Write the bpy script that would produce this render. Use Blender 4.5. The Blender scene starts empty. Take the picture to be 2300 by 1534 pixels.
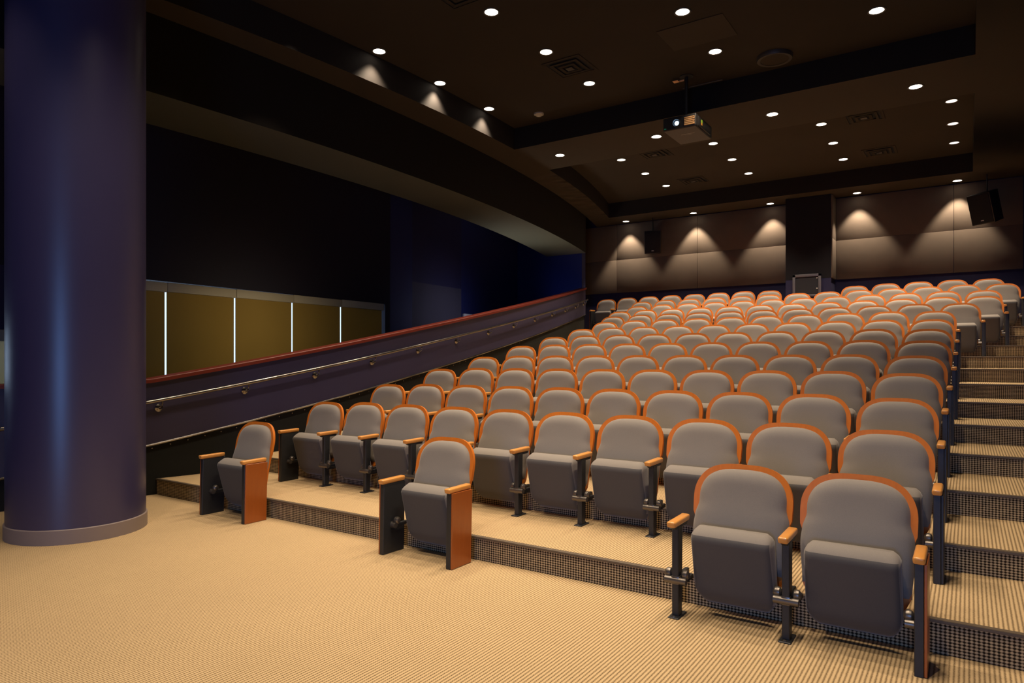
import bpy, bmesh, math, random
from mathutils import Vector, Matrix
random.seed(7)
SC = bpy.context.scene
COL = SC.collection
PI = math.pi

# ------------------------------------------------------------------ materials
MATS = {}
def new_mat(name):
    m = bpy.data.materials.new(name); m.use_nodes = True
    nt = m.node_tree; b = nt.nodes['Principled BSDF']
    MATS[name] = m
    return m, nt, b
def N(nt, t, **kw):
    n = nt.nodes.new(t)
    for k, v in kw.items(): setattr(n, k, v)
    return n
def math_node(nt, op, a, b=None):
    n = N(nt, 'ShaderNodeMath', operation=op)
    for i, v in enumerate((a, b)):
        if v is None: continue
        if isinstance(v, (int, float)): n.inputs[i].default_value = v
        else: nt.links.new(v, n.inputs[i])
    return n.outputs[0]
def mix_col(nt, fac, c1, c2):
    n = N(nt, 'ShaderNodeMix', data_type='RGBA')
    if isinstance(fac, (int, float)): n.inputs[0].default_value = fac
    else: nt.links.new(fac, n.inputs[0])
    for i, c in ((6, c1), (7, c2)):
        if isinstance(c, tuple): n.inputs[i].default_value = (*c, 1)
        else: nt.links.new(c, n.inputs[i])
    return n.outputs[2]
def paint(name, col, rough=.6, metal=0., spec=.5, noise=.0, nscale=8., coat=0., bump=0., bscale=200.):
    m, nt, b = new_mat(name)
    b.inputs['Base Color'].default_value = (*col, 1)
    b.inputs['Roughness'].default_value = rough
    b.inputs['Metallic'].default_value = metal
    b.inputs['Specular IOR Level'].default_value = spec
    b.inputs['Coat Weight'].default_value = coat
    tc = N(nt, 'ShaderNodeTexCoord')
    if noise:
        n = N(nt, 'ShaderNodeTexNoise'); n.inputs['Scale'].default_value = nscale; n.inputs['Detail'].default_value = 4
        nt.links.new(tc.outputs['Object'], n.inputs['Vector'])
        d = tuple(c * (1 - noise) for c in col); l = tuple(min(1, c * (1 + noise)) for c in col)
        nt.links.new(mix_col(nt, n.outputs['Fac'], d, l), b.inputs['Base Color'])
    if bump:
        n = N(nt, 'ShaderNodeTexNoise'); n.inputs['Scale'].default_value = bscale
        nt.links.new(tc.outputs['Object'], n.inputs['Vector'])
        bp = N(nt, 'ShaderNodeBump'); bp.inputs['Strength'].default_value = bump; bp.inputs['Distance'].default_value = .002
        nt.links.new(n.outputs['Fac'], bp.inputs['Height']); nt.links.new(bp.outputs['Normal'], b.inputs['Normal'])
    return m
def emit(name, col, strength):
    m, nt, b = new_mat(name)
    b.inputs['Base Color'].default_value = (0, 0, 0, 1)
    b.inputs['Emission Color'].default_value = (*col, 1)
    b.inputs['Emission Strength'].default_value = strength
    return m

def carpet(name, light, dark, riser):
    """looped ribbed carpet: light ribs along Y split by rows of dark stitches"""
    m, nt, b = new_mat(name)
    b.inputs['Roughness'].default_value = .95; b.inputs['Specular IOR Level'].default_value = .1
    geo = N(nt, 'ShaderNodeNewGeometry')
    sep = N(nt, 'ShaderNodeSeparateXYZ'); nt.links.new(geo.outputs['Position'], sep.inputs[0])
    wob = N(nt, 'ShaderNodeTexNoise'); wob.inputs['Scale'].default_value = 60; nt.links.new(geo.outputs['Position'], wob.inputs['Vector'])
    w = math_node(nt, 'MULTIPLY', wob.outputs['Fac'], 1.6)
    P = .0205
    ax = math_node(nt, 'ADD', math_node(nt, 'MULTIPLY', sep.outputs['X'], 2 * PI / P), w)
    rib = math_node(nt, 'ADD', math_node(nt, 'MULTIPLY', math_node(nt, 'SINE', ax), .5), .5)
    along = sep.outputs['Z'] if riser else sep.outputs['Y']
    ph = math_node(nt, 'FLOOR', math_node(nt, 'MULTIPLY', sep.outputs['X'], 1 / P))
    ay = math_node(nt, 'ADD', math_node(nt, 'MULTIPLY', along, 2 * PI / (.0165 if riser else .014)), math_node(nt, 'MULTIPLY', ph, .0 if riser else PI))
    st = math_node(nt, 'ADD', math_node(nt, 'MULTIPLY', math_node(nt, 'SINE', math_node(nt, 'ADD', ay, w)), .5), .5)
    if riser:
        d = math_node(nt, 'ADD', math_node(nt, 'MULTIPLY', math_node(nt, 'POWER', rib, 1.4), .55), math_node(nt, 'MULTIPLY', math_node(nt, 'POWER', st, 1.4), .55))
        d = math_node(nt, 'MULTIPLY', math_node(nt, 'SUBTRACT', d, .14), 1.7)
        d = math_node(nt, 'MINIMUM', math_node(nt, 'MAXIMUM', d, 0.), 1.)
    else:
        d = math_node(nt, 'MULTIPLY', math_node(nt, 'POWER', rib, 1.7), math_node(nt, 'ADD', math_node(nt, 'MULTIPLY', st, .55), .45))
    big = N(nt, 'ShaderNodeTexNoise'); big.inputs['Scale'].default_value = 1.3; big.inputs['Detail'].default_value = 5
    nt.links.new(geo.outputs['Position'], big.inputs['Vector'])
    l2 = tuple(c * .84 for c in light)
    lt = mix_col(nt, big.outputs['Fac'], l2, light)
    nt.links.new(mix_col(nt, d, lt, dark), b.inputs['Base Color'])
    bp = N(nt, 'ShaderNodeBump', invert=True); bp.inputs['Strength'].default_value = .5; bp.inputs['Distance'].default_value = .003
    nt.links.new(d, bp.inputs['Height']); nt.links.new(bp.outputs['Normal'], b.inputs['Normal'])
    return m

def fabric(name, a, c):
    m, nt, b = new_mat(name)
    b.inputs['Roughness'].default_value = .85; b.inputs['Specular IOR Level'].default_value = .25
    b.inputs['Sheen Weight'].default_value = .25; b.inputs['Sheen Roughness'].default_value = .4
    tc = N(nt, 'ShaderNodeTexCoord')
    mp = N(nt, 'ShaderNodeMapping'); mp.inputs['Scale'].default_value = (420, 420, 420); nt.links.new(tc.outputs['Object'], mp.inputs[0])
    n = N(nt, 'ShaderNodeTexNoise'); n.inputs['Scale'].default_value = 1.; n.inputs['Detail'].default_value = 2; nt.links.new(mp.outputs[0], n.inputs['Vector'])
    oi = N(nt, 'ShaderNodeObjectInfo')
    f = math_node(nt, 'ADD', math_node(nt, 'MULTIPLY', n.outputs['Fac'], .8), math_node(nt, 'MULTIPLY', oi.outputs['Random'], .25))
    nt.links.new(mix_col(nt, f, a, c), b.inputs['Base Color'])
    bp = N(nt, 'ShaderNodeBump'); bp.inputs['Strength'].default_value = .25; bp.inputs['Distance'].default_value = .001
    nt.links.new(n.outputs['Fac'], bp.inputs['Height']); nt.links.new(bp.outputs['Normal'], b.inputs['Normal'])
    return m

def wood(name, a, c, rough=.35, coat=.25):
    m, nt, b = new_mat(name)
    b.inputs['Roughness'].default_value = rough; b.inputs['Coat Weight'].default_value = coat; b.inputs['Coat Roughness'].default_value = .2
    tc = N(nt, 'ShaderNodeTexCoord'); oi = N(nt, 'ShaderNodeObjectInfo')
    mp = N(nt, 'ShaderNodeMapping'); mp.inputs['Scale'].default_value = (14, 14, 2.2); nt.links.new(tc.outputs['Object'], mp.inputs[0])
    n = N(nt, 'ShaderNodeTexNoise'); n.inputs['Scale'].default_value = 2.; n.inputs['Detail'].default_value = 6; n.inputs['Distortion'].default_value = 1.2
    nt.links.new(mp.outputs[0], n.inputs['Vector'])
    f = math_node(nt, 'ADD', math_node(nt, 'MULTIPLY', n.outputs['Fac'], .7), math_node(nt, 'MULTIPLY', oi.outputs['Random'], .35))
    nt.links.new(mix_col(nt, f, a, c), b.inputs['Base Color'])
    return m

carpet('carpet_tread', (.66, .49, .28), (.085, .050, .022), False)
carpet('carpet_riser', (.56, .44, .27), (.022, .015, .010), True)
paint('nosing', (.11, .082, .055), .55)
paint('carpet_edge', (.045, .032, .022), .8)
fabric('seat_fabric', (.175, .160, .146), (.275, .252, .228))
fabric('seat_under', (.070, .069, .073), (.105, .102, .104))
wood('wood_rim', (.70, .205, .016), (.48, .120, .009), .5, 0.)
wood('wood_arm', (.74, .35, .085), (.60, .25, .05), .3, .3)
wood('wood_panel', (.42, .115, .012), (.30, .070, .008), .4)
wood('cap_wood', (.20, .022, .008), (.13, .013, .006), .5, 0.)
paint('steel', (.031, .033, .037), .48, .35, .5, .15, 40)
paint('hinge_metal', (.16, .145, .13), .35, .75)
paint('column_paint', (.040, .035, .098), .36, 0, .75, .06, 3, coat=0)
paint('column_base', (.26, .21, .19), .55)
paint('ramp_paint', (.036, .032, .078), .40, 0, .5, .08, 2)
paint('ramp_skirt', (.010, .011, .010), .85, 0, .3, .2, 30)
paint('polished_metal', (.30, .285, .27), .22, 1.)
paint('navy_wall', (.012, .012, .055), .7, 0, .4, .1, 2)
paint('blue_wall', (.008, .013, .085), .65, 0, .4, .1, 2)
paint('dark_navy', (.009, .008, .020), .75, 0, .3)
paint('black_wall', (.0045, .0045, .008), .8, 0, .3)
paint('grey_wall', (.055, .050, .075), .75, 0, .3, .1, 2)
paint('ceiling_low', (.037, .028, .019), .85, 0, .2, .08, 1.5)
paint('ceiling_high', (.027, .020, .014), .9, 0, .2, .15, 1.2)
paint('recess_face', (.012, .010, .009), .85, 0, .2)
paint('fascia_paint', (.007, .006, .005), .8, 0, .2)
paint('bulkhead_paint', (.064, .067, .056), .85, 0, .2, .08, 1)
paint('panel_cloth', (.105, .083, .064), .95, 0, .1, .12, 3, bump=.4)
paint('black_plastic', (.012, .011, .011), .5, 0, .4)
paint('dark_metal', (.05, .042, .036), .5, .3)
paint('white_paint', (.62, .60, .58), .5)
paint('rack_frame', (.16, .16, .18), .45, .5)
paint('rack_glass', (.035, .037, .045), .12, 0, .6)
paint('louver_tan', (.42, .24, .10), .5)
paint('card', (.85, .45, .20), .6)
paint('sticker', (.30, .55, .03), .5)
paint('sticker_orange', (.60, .28, .02), .5)
paint('headrail_white', (.33, .30, .24), .6)
emit('lamp_glow', (1., .86, .70), 9.)
emit('lamp_glow_dim', (1., .84, .70), 2.0)
emit('lens_glow', (.45, .70, 1.), 14.)
emit('led_green', (.05, .5, .25), .12)
def shade_mat(name, col, trans):
    m, nt, b = new_mat(name)
    d = N(nt, 'ShaderNodeBsdfDiffuse'); t = N(nt, 'ShaderNodeBsdfTranslucent'); a = N(nt, 'ShaderNodeAddShader')
    tc = N(nt, 'ShaderNodeTexCoord')
    w = N(nt, 'ShaderNodeTexNoise'); w.inputs['Scale'].default_value = 1.5; nt.links.new(tc.outputs['Object'], w.inputs['Vector'])
    nt.links.new(mix_col(nt, w.outputs['Fac'], tuple(c * .8 for c in col), col), d.inputs['Color'])
    t.inputs['Color'].default_value = (*trans, 1)
    nt.links.new(d.outputs[0], a.inputs[0]); nt.links.new(t.outputs[0], a.inputs[1])
    nt.links.new(a.outputs[0], nt.nodes['Material Output'].inputs['Surface'])
shade_mat('shade_cloth', (.26, .18, .055), (.10, .062, .012))
shade_mat('shade_cream', (.50, .46, .36), (.30, .26, .17))
m, nt, b = new_mat('window_glass')
b.inputs['Base Color'].default_value = (.9, .95, 1, 1); b.inputs['Roughness'].default_value = .02
b.inputs['Transmission Weight'].default_value = 1.; b.inputs['IOR'].default_value = 1.02

# ------------------------------------------------------------------ mesh helpers
class MB:
    def __init__(s): s.bm = bmesh.new(); s.mats = []
    def mi(s, mat):
        if mat not in s.mats: s.mats.append(mat)
        return s.mats.index(mat)
    def hull8(s, p, mat, bev=0., seg=2):
        """p: 8 points, bottom ring (4, ccw from above) then top ring"""
        t = bmesh.new()
        v = [t.verts.new(q) for q in p]
        for f in ((3, 2, 1, 0), (4, 5, 6, 7), (0, 1, 5, 4), (1, 2, 6, 5), (2, 3, 7, 6), (3, 0, 4, 7)): t.faces.new([v[i] for i in f])
        if bev: bmesh.ops.bevel(t, geom=t.edges[:], offset=bev, segments=seg, affect='EDGES', profile=.5)
        s.merge(t, mat)
    def box(s, x0, x1, y0, y1, z0, z1, mat, bev=0., seg=2):
        s.hull8([(x0, y0, z0), (x1, y0, z0), (x1, y1, z0), (x0, y1, z0), (x0, y0, z1), (x1, y0, z1), (x1, y1, z1), (x0, y1, z1)], mat, bev, seg)
    def merge(s, t, mat, M=None):
        bmesh.ops.recalc_face_normals(t, faces=t.faces[:])
        i = s.mi(mat); vm = {}
        for v in t.verts: vm[v] = s.bm.verts.new(M @ v.co if M else v.co)
        for f in t.faces:
            try: g = s.bm.faces.new([vm[v] for v in f.verts])
            except ValueError: continue
            g.material_index = i; g.smooth = True
        t.free()
    def tube(s, pts, r, mat, n=10):
        t = bmesh.new(); rings = []
        pts = [Vector(p) for p in pts]
        for k, p in enumerate(pts):
            d = (pts[min(k + 1, len(pts) - 1)] - pts[max(k - 1, 0)]).normalized()
            up = Vector((0, 0, 1)) if abs(d.z) < .9 else Vector((1, 0, 0))
            a = d.cross(up).normalized(); c = a.cross(d)
            rr = r[k] if isinstance(r, (list, tuple)) else r
            rings.append([t.verts.new(p + (a * math.cos(2 * PI * i / n) + c * math.sin(2 * PI * i / n)) * rr) for i in range(n)])
        for A, B in zip(rings, rings[1:]):
            for i in range(n): t.faces.new((A[i], A[(i + 1) % n], B[(i + 1) % n], B[i]))
        t.faces.new(rings[0][::-1]); t.faces.new(rings[-1])
        s.merge(t, mat)
    def lathe(s, prof, mat, n=24, M=None, close=True):
        """prof: list of (r, z) round the z axis"""
        t = bmesh.new(); rings = []
        for r, z in prof:
            if r < 1e-6: rings.append([t.verts.new((0, 0, z))])
            else: rings.append([t.verts.new((r * math.cos(2 * PI * i / n), r * math.sin(2 * PI * i / n), z)) for i in range(n)])
        for A, B in zip(rings, rings[1:]):
            for i in range(n):
                j = (i + 1) % n
                if len(A) == 1 and len(B) == 1: continue
                if len(A) == 1: t.faces.new((A[0], B[i], B[j]))
                elif len(B) == 1: t.faces.new((A[i], A[j], B[0]))
                else: t.faces.new((A[i], A[j], B[j], B[i]))
        s.merge(t, mat, M)
    def grid(s, G, mat):
        t = bmesh.new(); V = [[t.verts.new(p) for p in row] for row in G]
        for a, c in zip(V, V[1:]):
            for i in range(len(a) - 1): t.faces.new((a[i], a[i + 1], c[i + 1], c[i]))
        i = s.mi(mat); vm = {v: s.bm.verts.new(v.co) for v in t.verts}
        for f in t.faces:
            g = s.bm.faces.new([vm[v] for v in f.verts]); g.material_index = i; g.smooth = True
        t.free()
    def build(s, name, parent=None, smooth=35, loc=None):
        me = bpy.data.meshes.new(name)
        bmesh.ops.remove_doubles(s.bm, verts=s.bm.verts[:], dist=1e-5)
        s.bm.to_mesh(me); s.bm.free()
        for m in s.mats: me.materials.append(MATS[m])
        o = bpy.data.objects.new(name, me); COL.objects.link(o)
        if smooth is None:
            for p in me.polygons: p.use_smooth = False
        else: me.set_sharp_from_angle(angle=math.radians(smooth))
        if parent: o.parent = parent
        if loc: o.location = loc
        return o
def tag(o, label, cat, group=None):
    o['label'] = label; o['category'] = cat
    if group: o['group'] = group
    return o
def thing(name, label, cat, loc=(0, 0, 0), rz=0, group=None):
    o = bpy.data.objects.new(name, None); COL.objects.link(o)
    o.location = loc; o.rotation_euler = (0, 0, rz); o.empty_display_size = .1
    return tag(o, label, cat, group)
def struct(o): o['kind'] = 'structure'; return o
def copy_tree(o, parent=None):
    c = o.copy(); COL.objects.link(c)
    if parent: c.parent = parent
    for ch in o.children: copy_tree(ch, c)
    return c

# ------------------------------------------------------------------ measured layout
HC = 1.52                                   # camera height; the floor is z = 0
K = 1.096
ROWY = [3.87, 4.7564, 5.6655, 6.5775, 7.4771, 8.378, 9.3131, 10.2436, 11.1296, 12.022, 12.8919, 13.7739, 14.6603, 15.5209]
ROWZ = [0, .178, .3473, .5288, .6958, .8746, 1.0468, 1.2203, 1.3966, 1.5683, 1.7403, 1.922, 2.1138, 2.3136]
ROWX0 = [0, -2.9909, -2.9993, -2.9991, -2.9865, -2.9682, -2.9675, -2.9638, -2.9626, -3.2358, -3.4962, -3.485, -3.7607, -5.0635]
ROWN = [0] + [list(range(10))] * 8 + [list(range(11)), list(range(12)), list(range(12)), list(range(13)), list(range(8)) + [10, 11, 12, 13, 14]]
PITCH = .56 * K
TIERY = [None] + [K * y - 1.064 for y in ROWY[1:]]
XR = .95                                    # right wall
BACKY = 17.46
S = 1.0                                     # ceiling level and back wall, about the camera
def cz(z): return HC + (z - HC) * S
ZL, ZH = cz(5.3), cz(5.68)
def xramp(y): return -7.23 - (y - 7) ** 2 / 70 - .03 * max(0, 7 - y) ** 2
def xfascia(y): return S * (-7.25 - (y / S - 7.2) ** 2 / 68)
def xedge(y): return S * (-6.705 - (y / S - 8.1) ** 2 / 55.9)
def xleft(y): return -9.71 - .0533 * y
def cap_z(y): return 1.263 + .178 * (y - 4.04) if y > 4.04 else 1.263 - .02 * (4.04 - y)
def strip_z(y): return .555 + .1805 * (y - 4.04)
def rail_z(y): return 1.054 + .1722 * (y - 4.04)
FRONTY = -6.0
def frange(a, b, n): return [a + (b - a) * i / n for i in range(n + 1)]

# ------------------------------------------------------------------ floor, tiers, walls
b = MB(); b.box(-11, 3.2, FRONTY, 4.2, -.2, 0, 'carpet_tread'); struct(b.build('floor', smooth=None))
for k in range(1, 14):
    y0 = TIERY[k]; y1 = TIERY[k + 1] if k < 13 else BACKY
    z = ROWZ[k]; zp = ROWZ[k - 1]
    ys = frange(y0, y1 + .02, 3)
    b = MB(); t = b
    lip = .014
    for a, c in zip(ys, ys[1:]):                       # tread, cut to the curved ramp wall
        t.grid([[(xramp(min(a, 15.9)) - .05, a, z), (XR, a, z)], [(xramp(min(c, 15.9)) - .05, c, z), (XR, c, z)]], 'carpet_tread')
    xl = xramp(min(y0, 15.9)) - .05
    t.grid([[(xl, y0, zp - .02), (XR, y0, zp - .02)], [(xl, y0, z - lip), (XR, y0, z - lip)]], 'carpet_riser')
    t.grid([[(xl, y0, z - lip), (XR, y0, z - lip)], [(xl, y0, z), (XR, y0, z)]], 'carpet_edge')
    t.grid([[(xl, y0, zp - .02), (xl, y0, z)], [(xl, y1, zp - .02), (xl, y1, z)]], 'carpet_riser')
    o = b.build('floor', smooth=None); struct(o)
    b = MB(); b.hull8([(xl, y0 - .012, z - .016), (XR, y0 - .012, z - .016), (XR, y0 + .022, z - .016), (xl, y0 + .022, z - .016),
                       (xl, y0 - .012, z + .002), (XR, y0 - .012, z + .002), (XR, y0 + .022, z + .004), (xl, y0 + .022, z + .004)], 'nosing', .003, 1)
    struct(b.build('trim_%d' % k))
# rear cross aisle behind the ramp end
b = MB(); b.box(-9.7, -8.5, 16.22, BACKY, 1.9, ROWZ[13], 'carpet_tread'); struct(b.build('floor', smooth=None))

b = MB(); b.box(-10.7, XR + .2, BACKY, BACKY + .2, 0, 6, 'navy_wall'); struct(b.build('wall_back', smooth=None))
b = MB(); b.box(XR, XR + .2, 4.0, BACKY, -.2, 6, 'navy_wall'); b.box(XR + .2, 3.4, 4.0, 4.2, -.2, 6, 'navy_wall'); b.box(3.2, 3.4, FRONTY, 4.0, -.2, 6, 'navy_wall')
struct(b.build('wall_right', smooth=None))
b = MB(); b.box(-11, 3.4, FRONTY - .2, FRONTY, -.2, 6, 'navy_wall'); struct(b.build('wall_front', smooth=None))
# left corridor wall with window band (sill .75, head 2.7 between y -1 and 10.45)
def slab(b, y0, y1, z0, z1, mat, off=0., th=.2):
    b.hull8([(xleft(y0) - th, y0, z0), (xleft(y0) + off, y0, z0), (xleft(y1) + off, y1, z0), (xleft(y1) - th, y1, z0),
             (xleft(y0) - th, y0, z1), (xleft(y0) + off, y0, z1), (xleft(y1) + off, y1, z1), (xleft(y1) - th, y1, z1)], mat)
b = MB()
slab(b, FRONTY, 17.2, -.2, .75, 'navy_wall'); slab(b, FRONTY, .9, .75, 6, 'navy_wall'); slab(b, .9, 4.2, 1.86, 2.69, 'navy_wall')
slab(b, .9, 10.42, 2.69, 6, 'dark_navy', .05); slab(b, 10.42, 10.57, .75, 6, 'dark_navy', .05)
slab(b, 10.57, 11.37, .75, 6, 'blue_wall'); slab(b, 11.37, 13.27, .75, 3.27, 'grey_wall'); slab(b, 11.37, 13.27, 3.27, 6, 'navy_wall')  # grey below the light cutoff: the lit lower wall put into its colour
slab(b, 13.27, 17.2, .75, 6, 'blue_wall')
struct(b.build('wall_left', smooth=None))
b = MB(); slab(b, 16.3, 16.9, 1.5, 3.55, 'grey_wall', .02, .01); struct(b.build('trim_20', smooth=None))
# navy end block between the ramp and the rear aisle
b = MB(); b.box(-10.9, -8.52, 16.02, 16.22, 0, 6, 'blue_wall'); b.box(-9.9, -9.7, 16.22, BACKY, 0, 6, 'navy_wall'); struct(b.build('wall_block', smooth=None))
# window glazing behind the shades and its mullions
b = MB(); slab(b, .9, 10.42, .75, 2.69, 'window_glass', -.14, .16); struct(b.build('window_1', smooth=None))

# ------------------------------------------------------------------ ramp wall with cap, strip, skirt, handrail
ys = frange(1.6, 15.95, 70)
b = MB()
G = lambda f0, f1, off: [[(xramp(y) + off, y, f0(y)) for y in ys], [(xramp(y) + off, y, f1(y)) for y in ys]]
b.grid(G(strip_z, cap_z, 0), 'ramp_paint')
b.grid([[(xramp(y) - .14, y, cap_z(y)) for y in ys], [(xramp(y) - .14, y, -.1) for y in ys]], 'ramp_paint')
b.grid([[(xramp(y), y, cap_z(y)) for y in ys], [(xramp(y) - .14, y, cap_z(y)) for y in ys]], 'ramp_paint')
y = ys[-1]; b.grid([[(xramp(y), y, -.1), (xramp(y), y, cap_z(y))], [(xramp(y) - .14, y, -.1), (xramp(y) - .14, y, cap_z(y))]], 'ramp_paint')
b.grid(G(lambda y: -.1, strip_z, -.03), 'ramp_skirt')
b.grid([[(xramp(y), y, strip_z(y)) for y in ys], [(xramp(y) - .03, y, strip_z(y)) for y in ys]], 'ramp_paint')
struct(b.build('wall_ramp'))
def strip_mesh(sec, name, mat):
    """sweep a closed cross-section (dx, dz) along the curved ramp"""
    b = MB(); t = bmesh.new(); rings = [[t.verts.new((xramp(y) + dx, y, z)) for dx, z in sec(y)] for y in ys]; n = len(rings[0])
    for A, B in zip(rings, rings[1:]):
        for i in range(n): t.faces.new((A[i], A[(i + 1) % n], B[(i + 1) % n], B[i]))
    t.faces.new(rings[0]); t.faces.new(rings[-1][::-1]); b.merge(t, mat)
    return b.build(name)
def cap_sec(y):
    z = cap_z(y); return [(.035, z - .008), (.035, z + .03), (.027, z + .038), (-.167, z + .038), (-.175, z + .03), (-.175, z - .008)]
struct(strip_mesh(cap_sec, 'trim_14', 'cap_wood'))
def st_sec(y):
    z = strip_z(y); return [(-.032, z - .012), (.004, z - .012), (.012, z - .006), (.014, z + .006), (.008, z + .016), (.001, z + .018), (-.001, z + .01)]
struct(strip_mesh(st_sec, 'trim_15', 'polished_metal'))
rail = thing('handrail', 'long polished metal handrail on round brackets along the navy ramp wall', 'handrail', (0, 0, 0))
b = MB(); b.tube([(xramp(y) + .085, y, rail_z(y)) for y in frange(2.2, 15.85, 70)], .021, 'polished_metal', 12); b.build('rail', rail)
for y in (3.2, 4.15, 5.11, 6.09, 7.1, 8.12, 9.15, 10.2, 11.2, 12.21, 13.2, 14.1, 14.96, 15.72):
    z = rail_z(y) - .095; x = xramp(y)
    b = MB()
    b.lathe([(0, 0), (.042, 0), (.044, .006), (.03, .014), (.014, .02), (0, .022)], 'polished_metal', 18, Matrix.Translation((x, y, z)) @ Matrix.Rotation(PI / 2, 4, 'Y'))
    b.tube([(x + .01, y, z), (x + .05, y, z - .006), (x + .078, y, z + .012), (x + .086, y, z + .045), (x + .086, y, z + .08)], .009, 'polished_metal', 8)
    b.build('bracket', rail)
# tiny bolts under the strip
b = MB()
for y in frange(4.1, 15.6, 62):
    b.lathe([(0, .008), (.008, .006), (.009, 0)], 'polished_metal', 8, Matrix.Translation((xramp(y) - .03, y, strip_z(y) - .04)) @ Matrix.Rotation(PI / 2, 4, 'Y'))
struct(b.build('trim_16'))
# corridor floor sloping beside the ramp wall
b = MB(); yy = frange(FRONTY, 16.1, 40)
b.grid([[(-11, y, max(.0, .30 + .1805 * (y - 4.04))) for y in yy], [(xramp(y) - .1, y, max(.0, .30 + .1805 * (y - 4.04))) for y in yy]], 'carpet_edge')
struct(b.build('floor'))

# ------------------------------------------------------------------ column
colm = bpy.data.objects.new('column', None)
c_, s_ = math.cos(.5911), math.sin(.5911)
def cam2w(u, v): return (u * c_ - v * s_, u * s_ + v * c_)
D = 7.22; CR = .533; ang = math.radians(32.5)
cx_, cy_ = cam2w(-D * math.sin(ang), D * math.cos(ang))
b = MB(); b.lathe([(CR, .10), (CR, 6.0)], 'column_paint', 96, Matrix.Translation((cx_, cy_, 0)))
colb = struct(b.build('column'))
b = MB(); b.lathe([(CR + .012, 0), (CR + .012, .118), (CR + .006, .124), (CR - .02, .124)], 'column_base', 96, Matrix.Translation((cx_, cy_, 0)))
struct(b.build('baseboard_column'))

# ------------------------------------------------------------------ ceiling
b = MB()
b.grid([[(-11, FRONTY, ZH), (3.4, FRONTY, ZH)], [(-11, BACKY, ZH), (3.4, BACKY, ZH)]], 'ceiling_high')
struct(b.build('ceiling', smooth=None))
R1 = (.8, 10.19 * S); R2 = (11.66 * S, 16.49 * S); XE = .07
b = MB()
def low(y0, y1, n, fx0, fx1):
    yy = frange(y0, y1, n); b.grid([[(fx0(y), y, ZL) for y in yy], [(fx1(y), y, ZL) for y in yy]], 'ceiling_low')
xr_ = lambda y: XR if y > 4.0 else 3.3
low(FRONTY, R1[0], 8, xfascia, lambda y: 3.3)
low(R1[0], R1[1], 30, xfascia, xedge); low(R1[0], R1[1], 2, lambda y: XE, lambda y: 3.3)
low(R1[1], R2[0], 6, xfascia, lambda y: 3.3)
low(R2[0], R2[1], 20, xfascia, xedge); low(R2[0], R2[1], 2, lambda y: XE, lambda y: 3.3)
low(R2[1], BACKY, 6, xfascia, lambda y: 3.3)
for r in (R1, R2):
    yy = frange(*r, 30)
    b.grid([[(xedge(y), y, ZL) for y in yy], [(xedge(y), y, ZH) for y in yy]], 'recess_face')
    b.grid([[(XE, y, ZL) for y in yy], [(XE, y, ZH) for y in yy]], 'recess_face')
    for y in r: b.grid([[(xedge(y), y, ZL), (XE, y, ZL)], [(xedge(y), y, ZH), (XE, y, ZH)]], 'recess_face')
struct(b.build('ceiling'))
# curved bulkhead: fascia and grey-olive underside over the ramp
b = MB(); yy = frange(.5, 15.98, 60)
zb = lambda y: 4.44 - .0085 * (y - 4)
xo = lambda y: xfascia(y) - 1.06 - .005 * max(0, y - 8) ** 1.6
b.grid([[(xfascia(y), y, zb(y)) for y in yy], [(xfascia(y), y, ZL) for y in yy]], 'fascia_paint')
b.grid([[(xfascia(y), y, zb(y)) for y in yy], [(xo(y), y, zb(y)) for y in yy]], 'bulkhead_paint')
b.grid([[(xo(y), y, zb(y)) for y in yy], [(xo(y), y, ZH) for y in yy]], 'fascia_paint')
struct(b.build('ceiling'))

# ------------------------------------------------------------------ roller shades on the left windows
def roller(y0, y1, ztop, zbot, mat, label, white_bar='headrail_white'):
    t = thing('roller_shade', label, 'window shade', (xleft((y0 + y1) / 2), (y0 + y1) / 2, zbot), 0, 'roller shades along the corridor windows')
    ym = (y0 + y1) / 2; xm = xleft(ym)
    def sl(name, a, c, z0, z1, x0, x1, mt, bev=0):
        b = MB(); b.hull8([(xleft(a) + x0 - xm, a - ym, z0), (xleft(a) + x1 - xm, a - ym, z0), (xleft(c) + x1 - xm, c - ym, z0), (xleft(c) + x0 - xm, c - ym, z0),
                           (xleft(a) + x0 - xm, a - ym, z1), (xleft(a) + x1 - xm, a - ym, z1), (xleft(c) + x1 - xm, c - ym, z1), (xleft(c) + x0 - xm, c - ym, z1)], mt, bev)
        return b.build(name, t)
    h = ztop - zbot
    sl('shade_cloth', y0 + .008, y1 - .022, .03, h - .06, .03, .034, mat)
    sl('head_rail', y0, y1 - .004, h - .12, h + .02, .02, .085, white_bar, .008)
    sl('bottom_bar', y0 + .008, y1 - .022, 0, .035, .02, .045, white_bar, .004)
names = {-1: 'tan roller shade showing as a narrow strip right beside the blue column', 0: 'tall tan roller shade, first whole one right of the blue column',
         1: 'tan roller shade, second whole one right of the blue column', 2: 'tan roller shade, third whole one right of the blue column',
         3: 'last tan roller shade in the band, smallest, beside the dark blue pier'}
for n in range(-1, 4):
    y0 = .79 + 1.195 * (n + 4); roller(y0 + .0, y0 + 1.195, 2.655 + .006 * n, .80, 'shade_cloth', names[n])
roller(2.2, 4.2, 1.87, 1.0, 'shade_cream', 'bright cream low shade glimpsed left of the blue column')
roller(13.29, 14.6, 2.64, 1.6, 'shade_cream', 'pale shade with white head rail peeking above the ramp cap', 'white_paint')

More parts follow.
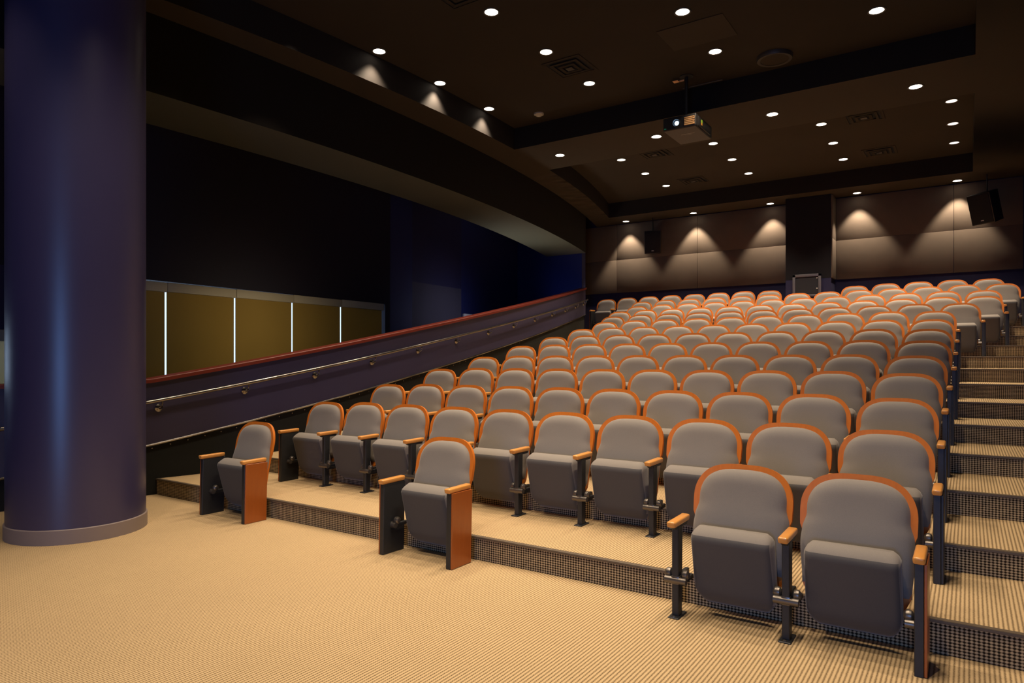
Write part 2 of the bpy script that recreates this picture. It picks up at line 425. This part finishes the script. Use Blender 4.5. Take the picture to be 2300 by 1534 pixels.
# ------------------------------------------------------------------ back wall: pillar, acoustic panels, rack
PX0, PX1, PY = -3.58, -2.60, 16.9
ZP = 3.39
b = MB(); b.box(PX0, PX1, PY, BACKY, 2.3, ZL, 'navy_wall')
b.box(PX0 + .002, PX1 - .002, PY - .004, PY, ZP, ZL, 'black_wall')  # black upper face: the weaker light up there put into the colour
struct(b.build('wall_pillar', smooth=None))
ZM = 4.30
def panel(x0, x1, z0, z1, label, side=False):
    b = MB()
    if side: b.box(PX1 + .002, PX1 + .03, PY, BACKY - .05, z0, z1, 'panel_cloth', .006)
    else: b.box(x0 + .003, x1 - .003, BACKY - .05, BACKY - .002, z0 + .001, z1 - .001, 'panel_cloth', .004)
    tag(b.build('acoustic_panel'), label, 'wall panel', 'taupe acoustic panels on the back wall')
xs = [PX0 - 2.29 * i for i in range(3)]
for up, (z0, z1) in (('upper', (ZM, ZL - .02)), ('lower', (ZP, ZM))):
    panel(xs[1], PX0 + .02, z0, z1, up + ' taupe acoustic panel touching the left side of the dark pillar')
    panel(xs[2], xs[1], z0, z1, up + ' taupe acoustic panel, second to the left of the dark pillar')
    panel(-9.68, xs[2], z0, z1, up + ' taupe acoustic panel in the far corner near the ramp top')
    panel(PX1 + .03, -.265, z0, z1, up + ' taupe acoustic panel touching the right side of the dark pillar')
    panel(-.265, XR - .02, z0, z1, up + ' taupe acoustic panel behind the right hanging speaker')
    panel(0, 0, z0, z1, up + ' thin taupe panel covering the right flank of the dark pillar', True)
# equipment cabinet on the pillar
def w_on_y(x, y, Y):
    q = (x - 1150) / 1528.3; v = Y / (q * s_ + c_); return v * (q * c_ - s_), HC - (y - 808.1) / 1528.3 * v
x0, z0 = w_on_y(1781, 668, PY); x1, z1 = w_on_y(1845, 614, PY)
cab = thing('equipment_cabinet', 'grey framed glass equipment cabinet on the dark pillar in the back', 'cabinet', ((x0 + x1) / 2, PY, z0))
w = (x1 - x0) / 2; h = z1 - z0
b = MB()
for a in ((-w, -w + .06, 0, h), (w - .06, w, 0, h), (-w, w, h - .06, h), (-w, w, 0, .05)): b.box(a[0], a[1], -.05, -.004, a[2], a[3], 'rack_frame', .004)
b.build('frame', cab)
b = MB(); b.box(-w + .05, w - .05, -.03, -.004, .04, h - .05, 'rack_glass'); dr = b.build('door', cab)
for zz in (.18, .42):
    b = MB(); b.lathe([(0, .012), (.012, .010), (.014, 0)], 'white_paint', 12, Matrix.Translation((w - .09, -.03, zz)) @ Matrix.Rotation(PI / 2, 4, 'X')); b.build('latch', dr)

# ------------------------------------------------------------------ theatre seats
A_ = math.atan2(.158, .72)                     # back recline
L_ = .735
def bp_(a, bb, n):
    """back plane: a across, bb up the back, n out of the front face"""
    y = .187 + bb * math.sin(A_) - n * math.cos(A_) - .30 * a * a + .055 * max(0, .30 - bb)
    z = .150 + bb * math.cos(A_) + n * math.sin(A_)
    return (a, y, z)
def lerp(x, T):
    for (a, v), (c, w) in zip(T, T[1:]):
        if x <= c:
            t = (x - a) / (c - a); t = t * t * (3 - 2 * t); return v + (w - v) * t
    return T[-1][1]
def top_round(h, bb, b1, L, n): 
    return h if bb <= b1 else h * max(0., 1 - ((bb - b1) / (L - b1)) ** n) ** (1 / n)
def shell_h(bb):
    h = lerp(bb, [(0, .17), (.06, .235), (.14, .262), (.40, .27), (.45, .284), (.56, .287), (.74, .272)])
    return top_round(h, bb, .46, L_, 3.3)
def pad_h(bb):
    h = lerp(bb, [(.12, .262), (.36, .278), (.42, .272), (.50, .252), (.58, .256), (.735, .258)])
    return top_round(h, bb, .47, L_ - .030, 3.0)
def bs(b0, b1, n):  # denser at the top
    return [b0 + (b1 - b0) * (1 - (1 - i / n) ** 1.9) for i in range(n + 1)]
def make_shell():
    b = MB(); Bs = bs(0, L_ - .0004, 34); n = 18
    cs = [-1 + 2 * i / n for i in range(n + 1)]
    F = [[bp_(c * shell_h(bb), bb, .004) for c in cs] for bb in Bs]
    R = [[bp_(c * shell_h(bb), bb, -.022) for c in cs] for bb in Bs]
    t = bmesh.new()
    VF = [[t.verts.new(p) for p in r] for r in F]; VR = [[t.verts.new(p) for p in r] for r in R]
    m = len(Bs)
    for j in range(m - 1):
        for i in range(n):
            t.faces.new((VF[j][i], VF[j][i + 1], VF[j + 1][i + 1], VF[j + 1][i])); t.faces.new((VR[j][i + 1], VR[j][i], VR[j + 1][i], VR[j + 1][i + 1]))
        for i in (0, n): t.faces.new((VF[j][i], VF[j + 1][i], VR[j + 1][i], VR[j][i]))
    for i in range(n):
        for j in (0, m - 1): t.faces.new((VF[j][i], VF[j][i + 1], VR[j][i + 1], VR[j][i]))
    b.merge(t, 'wood_rim'); return b
def make_pad():
    b = MB(); Bs = bs(.125, L_ - .0305, 34); n = 22
    G = []
    for bb in Bs:
        row = []; h = pad_h(bb)
        eb = min(1, max(0, (L_ - .030 - bb) / .10)); lo = min(1, (bb - .125) / .05)
        for i in range(n + 1):
            c = math.sin((-1 + 2 * i / n) * PI / 2)
            c = .5 * c + .5 * (-1 + 2 * i / n)
            edge = max(0., 1 - abs(c) ** 3.6) ** .62
            T = .066 * edge * max(0, 1 - (1 - eb) ** 2.5) ** .5 * max(0, 1 - (1 - lo) ** 2.5) ** .5
            T *= 1.0 + .25 * math.exp(-((bb - .34) / .16) ** 2) 
            row.append(bp_(c * h, bb, .003 + T))
        G.append(row)
    b.grid(G, 'seat_fabric'); bmesh.ops.recalc_face_normals(b.bm, faces=b.bm.faces[:]); return b
def make_cushion():
    """tipped-up seat: rounded wedge, underside facing the stage"""
    b = MB(); n = 20; m = 22
    # profile: front (underside) line and back line per height t
    rows = []
    t = bmesh.new(); rings = []
    for j in range(m + 1):
        tt = j / m
        z = .070 + .463 * tt
        yf = .115 - .125 * min(1, (tt / .93)) ; yb = .215 - .075 * tt
        # rounding at the bottom and the top
        if tt < .22:
            k = 1 - tt / .22; yf += .060 * k ** 2.6
        if tt > .86:
            k = (tt - .86) / .14; yf += .075 * k ** 1.5; 
        if tt > .93:
            k = (tt - .93) / .07; yb -= .03 * k ** 2
        hw = .232 - .010 * tt
        if tt < .30: hw -= .055 * (1 - tt / .30) ** 2.4
        if tt > .90: hw -= .030 * ((tt - .90) / .10) ** 2
        rf = .040; ring = []
        d = (yb - yf) / 2; rr = min(rf, d * .95)
        for (cx, cy, a0) in ((hw - rr, yf + rr, -90), (hw - rr, yb - rr, 0), (-hw + rr, yb - rr, 90), (-hw + rr, yf + rr, 180)):
            for q in range(6):
                a = math.radians(a0 + 90 * q / 5); ring.append((cx + rr * math.cos(a), cy + rr * math.sin(a), z))
        # gentle belly on the front face
        rings.append([t.verts.new(p) for p in ring])
    N_ = len(rings[0])
    for A, B in zip(rings, rings[1:]):
        for i in range(N_): t.faces.new((A[i], A[(i + 1) % N_], B[(i + 1) % N_], B[i]))
    cap = t.faces.new(rings[-1]); bot = t.faces.new(rings[0][::-1])
    bmesh.ops.recalc_face_normals(t, faces=t.faces[:])
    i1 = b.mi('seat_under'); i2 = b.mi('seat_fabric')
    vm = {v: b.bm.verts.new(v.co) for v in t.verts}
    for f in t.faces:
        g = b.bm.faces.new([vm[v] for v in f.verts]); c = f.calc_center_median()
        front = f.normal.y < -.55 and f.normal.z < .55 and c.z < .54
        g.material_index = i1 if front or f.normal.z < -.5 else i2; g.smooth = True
    t.free(); return b
def make_post():
    b = MB()
    b.hull8([(-.020, 0, .005), (.020, 0, .005), (.020, .062, .005), (-.020, .062, .005), (-.020, 0, .525), (.020, 0, .525), (.020, .075, .525), (-.020, .075, .525)], 'steel', .004, 1)
    b.hull8([(-.016, -.02, .512), (.016, -.02, .512), (.016, .16, .512), (-.016, .16, .512), (-.016, -.05, .530), (.016, -.05, .530), (.016, .175, .530), (-.016, .175, .530)], 'steel', .002, 1)
    b.box(-.014, .014, .06, .21, .17, .24, 'steel', .004, 1)     # link to the back
    return b
def make_foot():
    b = MB(); b.box(-.033, .033, -.035, .11, 0, .008, 'steel', .003, 1)
    for y in (-.022, .095): b.lathe([(0, .016), (.009, .014), (.011, .008)], 'hinge_metal', 8, Matrix.Translation((0, y, 0)))
    return b
def make_arm():
    b = MB(); b.hull8([(-.026, -.068, .530), (.026, -.068, .530), (.026, .182, .533), (-.026, .182, .533), (-.027, -.076, .565), (.027, -.076, .565), (.027, .187, .570), (-.027, .187, .570)], 'wood_arm', .011, 3)
    return b
def make_hinge(l, r):
    b = MB(); b.tube([(-.064 if l else 0, .010, .212), (.064 if r else 0, .010, .212)], .021, 'hinge_metal', 14)
    b.box(-.024, .024, -.004, .04, .19, .238, 'hinge_metal', .006, 2)
    for s in ((-1,) if l and not r else (1,) if r and not l else (-1, 1)):
        b.box(s * .046 - .016, s * .046 + .016, .02, .15, .20, .228, 'steel', .008, 2)
    return b
def make_ball(s):
    b = MB(); b.lathe([(.001, -.024), (.016, -.022), (.027, -.012), (.029, 0), (.027, .012), (.016, .022), (.001, .024)], 'hinge_metal', 16, Matrix.Translation((s * .049, .038, .244)) @ Matrix.Rotation(PI / 2, 4, 'Y'))
    return b
def make_end(s):
    b = MB(); b.hull8([(-.020, -.085, 0), (.020, -.085, 0), (.020, .15, 0), (-.020, .15, 0), (-.020, -.075, .533), (.020, -.075, .533), (.020, .165, .533), (-.020, .165, .533)], 'steel', .003, 1)
    return b
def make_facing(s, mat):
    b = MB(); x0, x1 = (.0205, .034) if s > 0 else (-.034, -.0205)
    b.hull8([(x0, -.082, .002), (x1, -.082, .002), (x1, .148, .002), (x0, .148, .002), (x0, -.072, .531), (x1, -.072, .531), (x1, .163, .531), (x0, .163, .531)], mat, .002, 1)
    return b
HP = PITCH / 2
def half(seat, x, kind, face='wood_panel'):
    """support under one arm: kind post / left end / right end"""
    if kind == 'post':
        p = make_post().build('support_post', seat, loc=(x, 0, 0)); make_foot().build('foot_plate', p)
        hg = make_hinge(1, 1).build('hinge', seat, loc=(x, 0, 0))
        for s in (-1, 1): make_ball(s).build('hinge_cap', hg)
    else:
        s = -1 if kind == 'left' else 1
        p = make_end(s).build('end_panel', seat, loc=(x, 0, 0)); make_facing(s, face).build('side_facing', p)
        hg = make_hinge(s > 0, s < 0).build('hinge', seat, loc=(x, 0, 0)); make_ball(-s).build('hinge_cap', hg)
    make_arm().build('armrest', seat, loc=(x, -.025 if kind != 'post' else 0, 0))
def make_seat(l, r, pw=HP, face='wood_panel'):
    t = thing('theater_seat', '', 'seat', group='tilt-up auditorium seats')
    make_shell().build('back_shell', t, 50); make_pad().build('back_cushion', t, 80); make_cushion().build('seat_cushion', t, 55)
    if l: half(t, -pw, l, face)
    if r: half(t, pw, r, face)
    return t
proto = {('post', None): make_seat('post', None), ('left', None): make_seat('left', None), ('post', 'right'): make_seat('post', 'right', HP, 'steel'), ('post', 'wood'): make_seat('post', 'right'), ('left', 'right'): make_seat('left', 'right', .328)}  # row-end facings: the shade on these panels put into a dark material
used = set()
def place(kind, x, y, z, label):
    o = proto[kind] if kind not in used else copy_tree(proto[kind])
    used.add(kind)
    o.location = (x, y, z); o['label'] = label
    if z == 0: o.scale = (1.015, 1., 1.018 if x > -2 else 1.035)
    return o
ORD = ['', 'first', 'second', 'third', 'fourth', 'fifth', 'sixth', 'seventh', 'eighth', 'ninth', 'tenth', 'eleventh', 'twelfth', 'thirteenth']
SX, BK = .03, .334                 # posts stand slightly right of the measured back frames
yf = K * ROWY[0] - BK
place(('left', 'right'), -5.905, yf + .01, 0, 'single tilt-up seat alone on the lower floor, nearest the blue column')
place(('left', 'right'), -3.465, yf + .01, 0, 'single tilt-up seat alone on the lower floor, second from the blue column')
place(('post', None), -1.128, yf - .035, 0, 'left seat of the pair on the lower floor in the foreground')
place(('post', 'wood'), -.509, yf - .035, 0, 'right seat of the foreground pair, biggest in view, on the lower floor')
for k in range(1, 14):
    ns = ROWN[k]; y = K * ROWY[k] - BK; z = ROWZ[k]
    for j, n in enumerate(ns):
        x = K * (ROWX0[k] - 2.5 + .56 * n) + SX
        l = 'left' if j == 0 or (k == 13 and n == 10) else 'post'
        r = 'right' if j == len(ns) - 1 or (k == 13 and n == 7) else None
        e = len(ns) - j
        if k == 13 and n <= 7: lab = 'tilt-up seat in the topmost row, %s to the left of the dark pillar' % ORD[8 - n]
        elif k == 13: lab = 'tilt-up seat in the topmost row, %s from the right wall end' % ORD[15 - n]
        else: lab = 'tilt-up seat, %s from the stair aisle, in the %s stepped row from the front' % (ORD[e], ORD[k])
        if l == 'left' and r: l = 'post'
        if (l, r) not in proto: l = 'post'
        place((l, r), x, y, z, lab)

# ------------------------------------------------------------------ ceiling fixtures
def downlight():
    t = thing('downlight', '', 'ceiling light', group='round recessed ceiling downlights')
    b = MB(); b.lathe([(.080, -.002), (.100, -.006), (.104, 0), (.104, .004), (.080, .004)], 'dark_metal', 28); b.build('trim_ring', t)
    b = MB(); b.lathe([(0, .001), (.082, .001)], 'lamp_glow', 28); b.build('lens', t)
    return t
DL = downlight(); dl_used = False
def lamp(x, y, z, label, power, size=92, blend=.75, glow=True, col=(1., .785, .56)):
    global dl_used
    x *= S; y *= S
    if label:
        o = DL if not dl_used else copy_tree(DL); dl_used = True
        o.location = (x, y, z - .003); o['label'] = label
        if not glow:
            for c in o.children:
                if c.name.startswith('lens'): c.data = dim_lens
    L = bpy.data.lights.new('downlight_beam', 'SPOT'); L.energy = power; L.color = col
    L.spot_size = math.radians(size); L.spot_blend = blend; L.shadow_soft_size = .045
    q = bpy.data.objects.new('downlight_beam', L); COL.objects.link(q); q.location = (x, y, z - .02)
    return q
b = MB(); b.lathe([(0, .001), (.082, .001)], 'lamp_glow_dim', 28); tmp = b.build('lens'); dim_lens = tmp.data; bpy.data.objects.remove(tmp)
PW = 195
PB = 360
COLN = ['leftmost, close to the curved edge', 'second from the left', 'third from the left', 'rightmost']
XA = [-6.6, -4.74, -2.84, -.91]
for j, (y, nm) in enumerate(((9.15, 'back line'), (7.89, 'middle line'), (6.62, 'near line'))):
    for i, x in enumerate(XA):
        if (i, j) == (3, 1) or (i, j) == (3, 2): continue
        lamp(x, y, ZH, None if (i, j) == (2, 2) else 'round downlight in the near ceiling recess, %s, %s' % (nm, COLN[i]), PW)
for y in (5.36, 4.1, 2.84, 1.6):
    for x in XA: lamp(max(x, xedge(y) + .10), y, ZH, None, PW * {-6.6: .5, -4.74: .85}.get(x, 1.15), 92 if x > -6 else 70)
for i, x in enumerate([-6.27, -4.39, -2.51, -.61]):
    lamp(x, 10.93, ZL, 'bright round downlight on the dropped beam between ceiling recesses, %s of four' % ['first from the left', 'second from the left', 'third from the left', 'rightmost'][i], PB)
for j, (y, nm) in enumerate(((13.02, 'near line'), (14.28, 'middle line'), (15.55, 'back line'))):
    for i, x in enumerate([-6.0, -4.08, -2.16, -.23]):
        lamp(x, y, ZH, 'round downlight in the far ceiling recess, %s, %s' % (nm, ['leftmost', 'second from the left', 'third from the left', 'rightmost'][i]), PB, glow=(i < 3))
for i, x in enumerate([-7.77, -5.89, -3.99, -2.1, -.2]):
    lamp(x, 17.16, ZL, 'wall-washing downlight in front of the back wall, %s' % ['leftmost, by the far corner', 'second from the left', 'just left of the dark pillar', 'glaring one just right of the dark pillar', 'rightmost, beside the hanging speaker'][i],
         PW * 1.55, 76, .45, True, (1., .80, .60))

def vent(x, y, z, label):
    t = thing('air_vent', label, 'vent', (x * S, y * S, z), 0, 'square ceiling air diffusers')
    r = .30
    b = MB()
    for (w, dz) in ((.30, -.004), (.215, -.018), (.13, -.026)):
        i = w - .045
        for a in ((-w, w, -w, -i), (-w, w, i, w), (-w, -i, -i, i), (i, w, -i, i)):
            b.box(a[0], a[1], a[2], a[3], dz - .006, dz, 'ceiling_high', .002, 1)
    b.box(-.05, .05, -.05, .05, -.036, -.030, 'dark_metal')
    b.build('louver_rings', t)
    b = MB(); b.box(-.29, .29, -.29, .29, -.003, -.0005, 'black_wall'); b.build('throat', t)
vent(-4.70, 8.48, ZH, 'square dark air diffuser in the near ceiling recess, clearest of all')
vent(-4.80, 6.05, ZH, 'square dark air diffuser cut by the top edge of the picture')
vent(-5.26, 13.0, ZH, 'square dark air diffuser below the projector, far recess near line, left')
vent(-1.49, 13.02, ZH, 'square dark air diffuser in the far recess, near line, right')
vent(-1.48, 15.37, ZH, 'square dark air diffuser in the far recess, back line, right')
vent(-5.30, 15.44, ZH, 'square dark air diffuser in the far recess, back line, left')
t = thing('ceiling_speaker', 'round dark flush ceiling speaker near the beam, right of the projector', 'speaker', (-2.21 * S, 9.75 * S, ZH))
b = MB(); b.lathe([(.185, -.05), (.225, -.055), (.235, -.03), (.235, 0), (.185, 0)], 'dark_metal', 32); b.build('rim', t)
b = MB(); b.lathe([(0, -.028), (.10, -.03), (.187, -.045)], 'ceiling_low', 32); b.build('grille', t)
t = thing('smoke_detector', 'small pale round smoke detector on the recess ceiling by the corner', 'smoke detector', (-6.03 * S, 9.8 * S, ZH))
b = MB(); b.lathe([(0, -.045), (.045, -.043), (.06, -.03), (.082, -.022), (.085, 0)], 'headrail_white', 24); b.build('housing', t)
b = MB(); b.lathe([(0, -.049), (.008, -.048), (.010, -.044)], 'white_paint', 10); b.build('test_button', t)
b = MB(); b.box(-.42, .42, -.32, .32, -.010, -.002, 'ceiling_low', .003, 1)
tag(b.build('access_panel', loc=(-2.87 * S, 8.5 * S, ZH)), 'flat dark rectangular access panel in the near recess ceiling', 'panel')

# projector on a pole
px, py = -3.44 * S, 9.72 * S
pz = cz(4.83)
P = thing('projector', 'black ceiling projector with glowing blue-white lens hanging from a pole', 'projector', (px, py, pz))
b = MB(); b.box(-.245, .245, -.30, .42, 0, .185, 'black_plastic', .018, 3); b.box(-.235, .235, -.29, .41, -.004, .006, 'dark_metal', .004, 1); b.build('housing', P)
b = MB(); Mx = Matrix.Translation((-.035, -.30, .082)) @ Matrix.Rotation(PI / 2, 4, 'X')
b.lathe([(.052, 0), (.062, .0), (.062, .03), (.050, .03), (.046, .012), (.03, .004)], 'black_plastic', 24, Mx); lb = b.build('lens_barrel', P)
b = MB(); b.lathe([(0, .012), (.020, .010), (.030, .004)], 'lens_glow', 20, Mx); b.build('lens', lb)
b = MB()
for i in range(5): b.box(.075, .225, -.312, -.298, .028 + i * .024, .046 + i * .024, 'louver_tan', .003, 1)
b.build('front_vent', P)
b = MB(); b.box(-.225, -.195, -.304, -.298, .02, .035, 'led_green'); b.build('indicator', P)
b = MB(); b.hull8([(.235, -.24, .02), (.262, -.20, .025), (.262, .30, .025), (.235, .34, .02), (.235, -.24, .165), (.262, -.20, .15), (.262, .30, .15), (.235, .34, .165)], 'black_plastic', .01, 2)
b.build('side_cover', P)
b = MB(); b.box(.255, .268, -.13, -.08, .085, .125, 'sticker'); b.box(.255, .268, -.13, -.09, .05, .083, 'sticker_orange'); b.build('side_port', P)
b = MB(); b.box(-.07, .13, -.03, -.018, -.006, -.003, 'headrail_white'); b.box(.01, .07, .015, .021, -.006, -.003, 'headrail_white'); b.build('bottom_marking', P)
b = MB(); b.box(-.12, .12, -.10, .12, .18, .21, 'black_plastic', .01); b.tube([(0, 0, .19), (0, 0, ZH - pz - .01)], .024, 'black_plastic', 14)
b.lathe([(.0, ZH - pz - .012), (.10, ZH - pz - .012), (.10, ZH - pz)], 'black_plastic', 20); b.build('mount_pole', P)
b = MB(); zc = ZH - pz - .16
b.tube([(.03, .02, zc), (.52, .02, zc)], .008, 'dark_metal', 8); b.tube([(-.06, .02, zc), (-.01, .02, zc)], .008, 'dark_metal', 8); b.build('cable_conduit', P)
b = MB(); b.box(-.20, -.12, -.04, .04, zc + .115, zc + .12, 'card'); b.box(-.12, -.05, .035, .045, zc + .118, zc + .14, 'card'); b.build('outlet_plate', P)

def speaker(loc, rz, tilt, w, h, d, label):
    t = thing('hanging_speaker', label, 'speaker', loc, rz)
    M = Matrix.Rotation(tilt, 4, 'X')
    b = MB(); q = [(-w / 2, -d / 2, -h / 2), (w / 2, -d / 2, -h / 2), (w * .32, d / 2, -h / 2), (-w * .32, d / 2, -h / 2), (-w / 2, -d / 2, h / 2), (w / 2, -d / 2, h / 2), (w * .32, d / 2, h / 2), (-w * .32, d / 2, h / 2)]
    b.hull8([M @ Vector(p) for p in q], 'black_plastic', .012, 2); b.build('cabinet_body', t)
    b = MB(); q = [(-w / 2 + .02, -d / 2 - .012, -h / 2 + .02), (w / 2 - .02, -d / 2 - .012, -h / 2 + .02), (w / 2 - .02, -d / 2 + .002, -h / 2 + .02), (-w / 2 + .02, -d / 2 + .002, -h / 2 + .02)]
    q = q + [(p[0], p[1], h / 2 - .02) for p in q]
    b.hull8([M @ Vector(p) for p in q], 'black_wall', .006, 2); g = b.build('grille', t)
    b = MB(); q = [(-.03, -d / 2 - .016, -h / 2 + .07), (.03, -d / 2 - .016, -h / 2 + .07), (.03, -d / 2 - .011, -h / 2 + .07), (-.03, -d / 2 - .011, -h / 2 + .07)]
    q = q + [(p[0], p[1], -h / 2 + .085) for p in q]
    b.hull8([M @ Vector(p) for p in q], 'white_paint'); b.build('badge', g)
    b = MB(); b.tube([(0, .0, h * .45), (0, .0, ZL - loc[2])], .014, 'black_plastic', 10); b.build('ceiling_bracket', t)
speaker((-6.98 * S, 17.13 * S, cz(4.64)), .35, .12, .43, .60, .36, 'black box speaker hanging before the left acoustic panels')
speaker((.31 * S, 16.9 * S, cz(4.63)), -.62, .30, .47, .62, .40, 'black tilted box speaker hanging in the upper right corner')

# ------------------------------------------------------------------ other lights
def area(name, loc, target, sx, sy, power, col):
    L = bpy.data.lights.new(name, 'AREA'); L.shape = 'RECTANGLE'; L.size = sx; L.size_y = sy; L.energy = power; L.color = col
    o = bpy.data.objects.new(name, L); COL.objects.link(o); o.location = loc
    o.rotation_euler = (Vector(target) - Vector(loc)).to_track_quat('-Z', 'Y').to_euler(); return o
area('stage_screen_light', (.0, FRONTY + .15, 1.25), (-3.0, 4, 1.4), 2.6, 1.9, 260, (.20, .42, 1.))
def spot(loc, target, power, col, size=90, blend=.8, r=.15):
    L = bpy.data.lights.new('corridor_fill', 'SPOT'); L.energy = power; L.color = col; L.spot_size = math.radians(size); L.spot_blend = blend; L.shadow_soft_size = r  # unseen lamps added to brighten the bulkhead, shades and corridor walls
    o = bpy.data.objects.new('corridor_fill', L); COL.objects.link(o); o.location = loc
    o.rotation_euler = (Vector(target) - Vector(loc)).to_track_quat('-Z', 'Y').to_euler(); return o
spot((-8.9, 14.6, 3.1), (-8.55, 16.02, 3.5), 10, (.25, .4, 1.), 110)
spot((-8.4, 7.2, 2.1), (-10.1, 7.2, 1.9), 45, (1., .8, .5), 150, 1., .3)
spot((-9.0, 12.8, 2.6), (-10.4, 12.6, 2.6), 22, (.8, .78, 1.), 130, 1.)

spot((-9.2, 13.2, 2.4), (-8.3, 13.4, 4.4), 130, (1., .92, .75), 120, 1.)
spot((-9.0, 8.0, 2.2), (-8.0, 8, 4.4), 7, (1., .85, .6), 130, 1.)
w = bpy.data.worlds.new('World'); SC.world = w; w.use_nodes = True
bg = w.node_tree.nodes['Background']; bg.inputs[0].default_value = (.62, .78, 1., 1); bg.inputs[1].default_value = 1.6

# ------------------------------------------------------------------ camera
cd = bpy.data.cameras.new('camera'); cam = bpy.data.objects.new('camera', cd); COL.objects.link(cam)
cd.sensor_fit = 'HORIZONTAL'; cd.sensor_width = 36; cd.lens = 1528.3 / 2300 * 36
cd.shift_y = (808.1 - 767) / 2300; cd.clip_start = .05
cam.location = (0, 0, HC); cam.rotation_euler = (PI / 2, 0, .5911)
SC.camera = cam
SC.view_settings.view_transform = 'Standard'; SC.view_settings.look = 'None'; SC.view_settings.exposure = 0
SC.cycles.use_denoising = True; SC.cycles.use_adaptive_sampling = True; SC.cycles.adaptive_threshold = .035
SC.cycles.max_bounces = 5; SC.cycles.diffuse_bounces = 3; SC.cycles.glossy_bounces = 2; SC.cycles.sample_clamp_indirect = 3
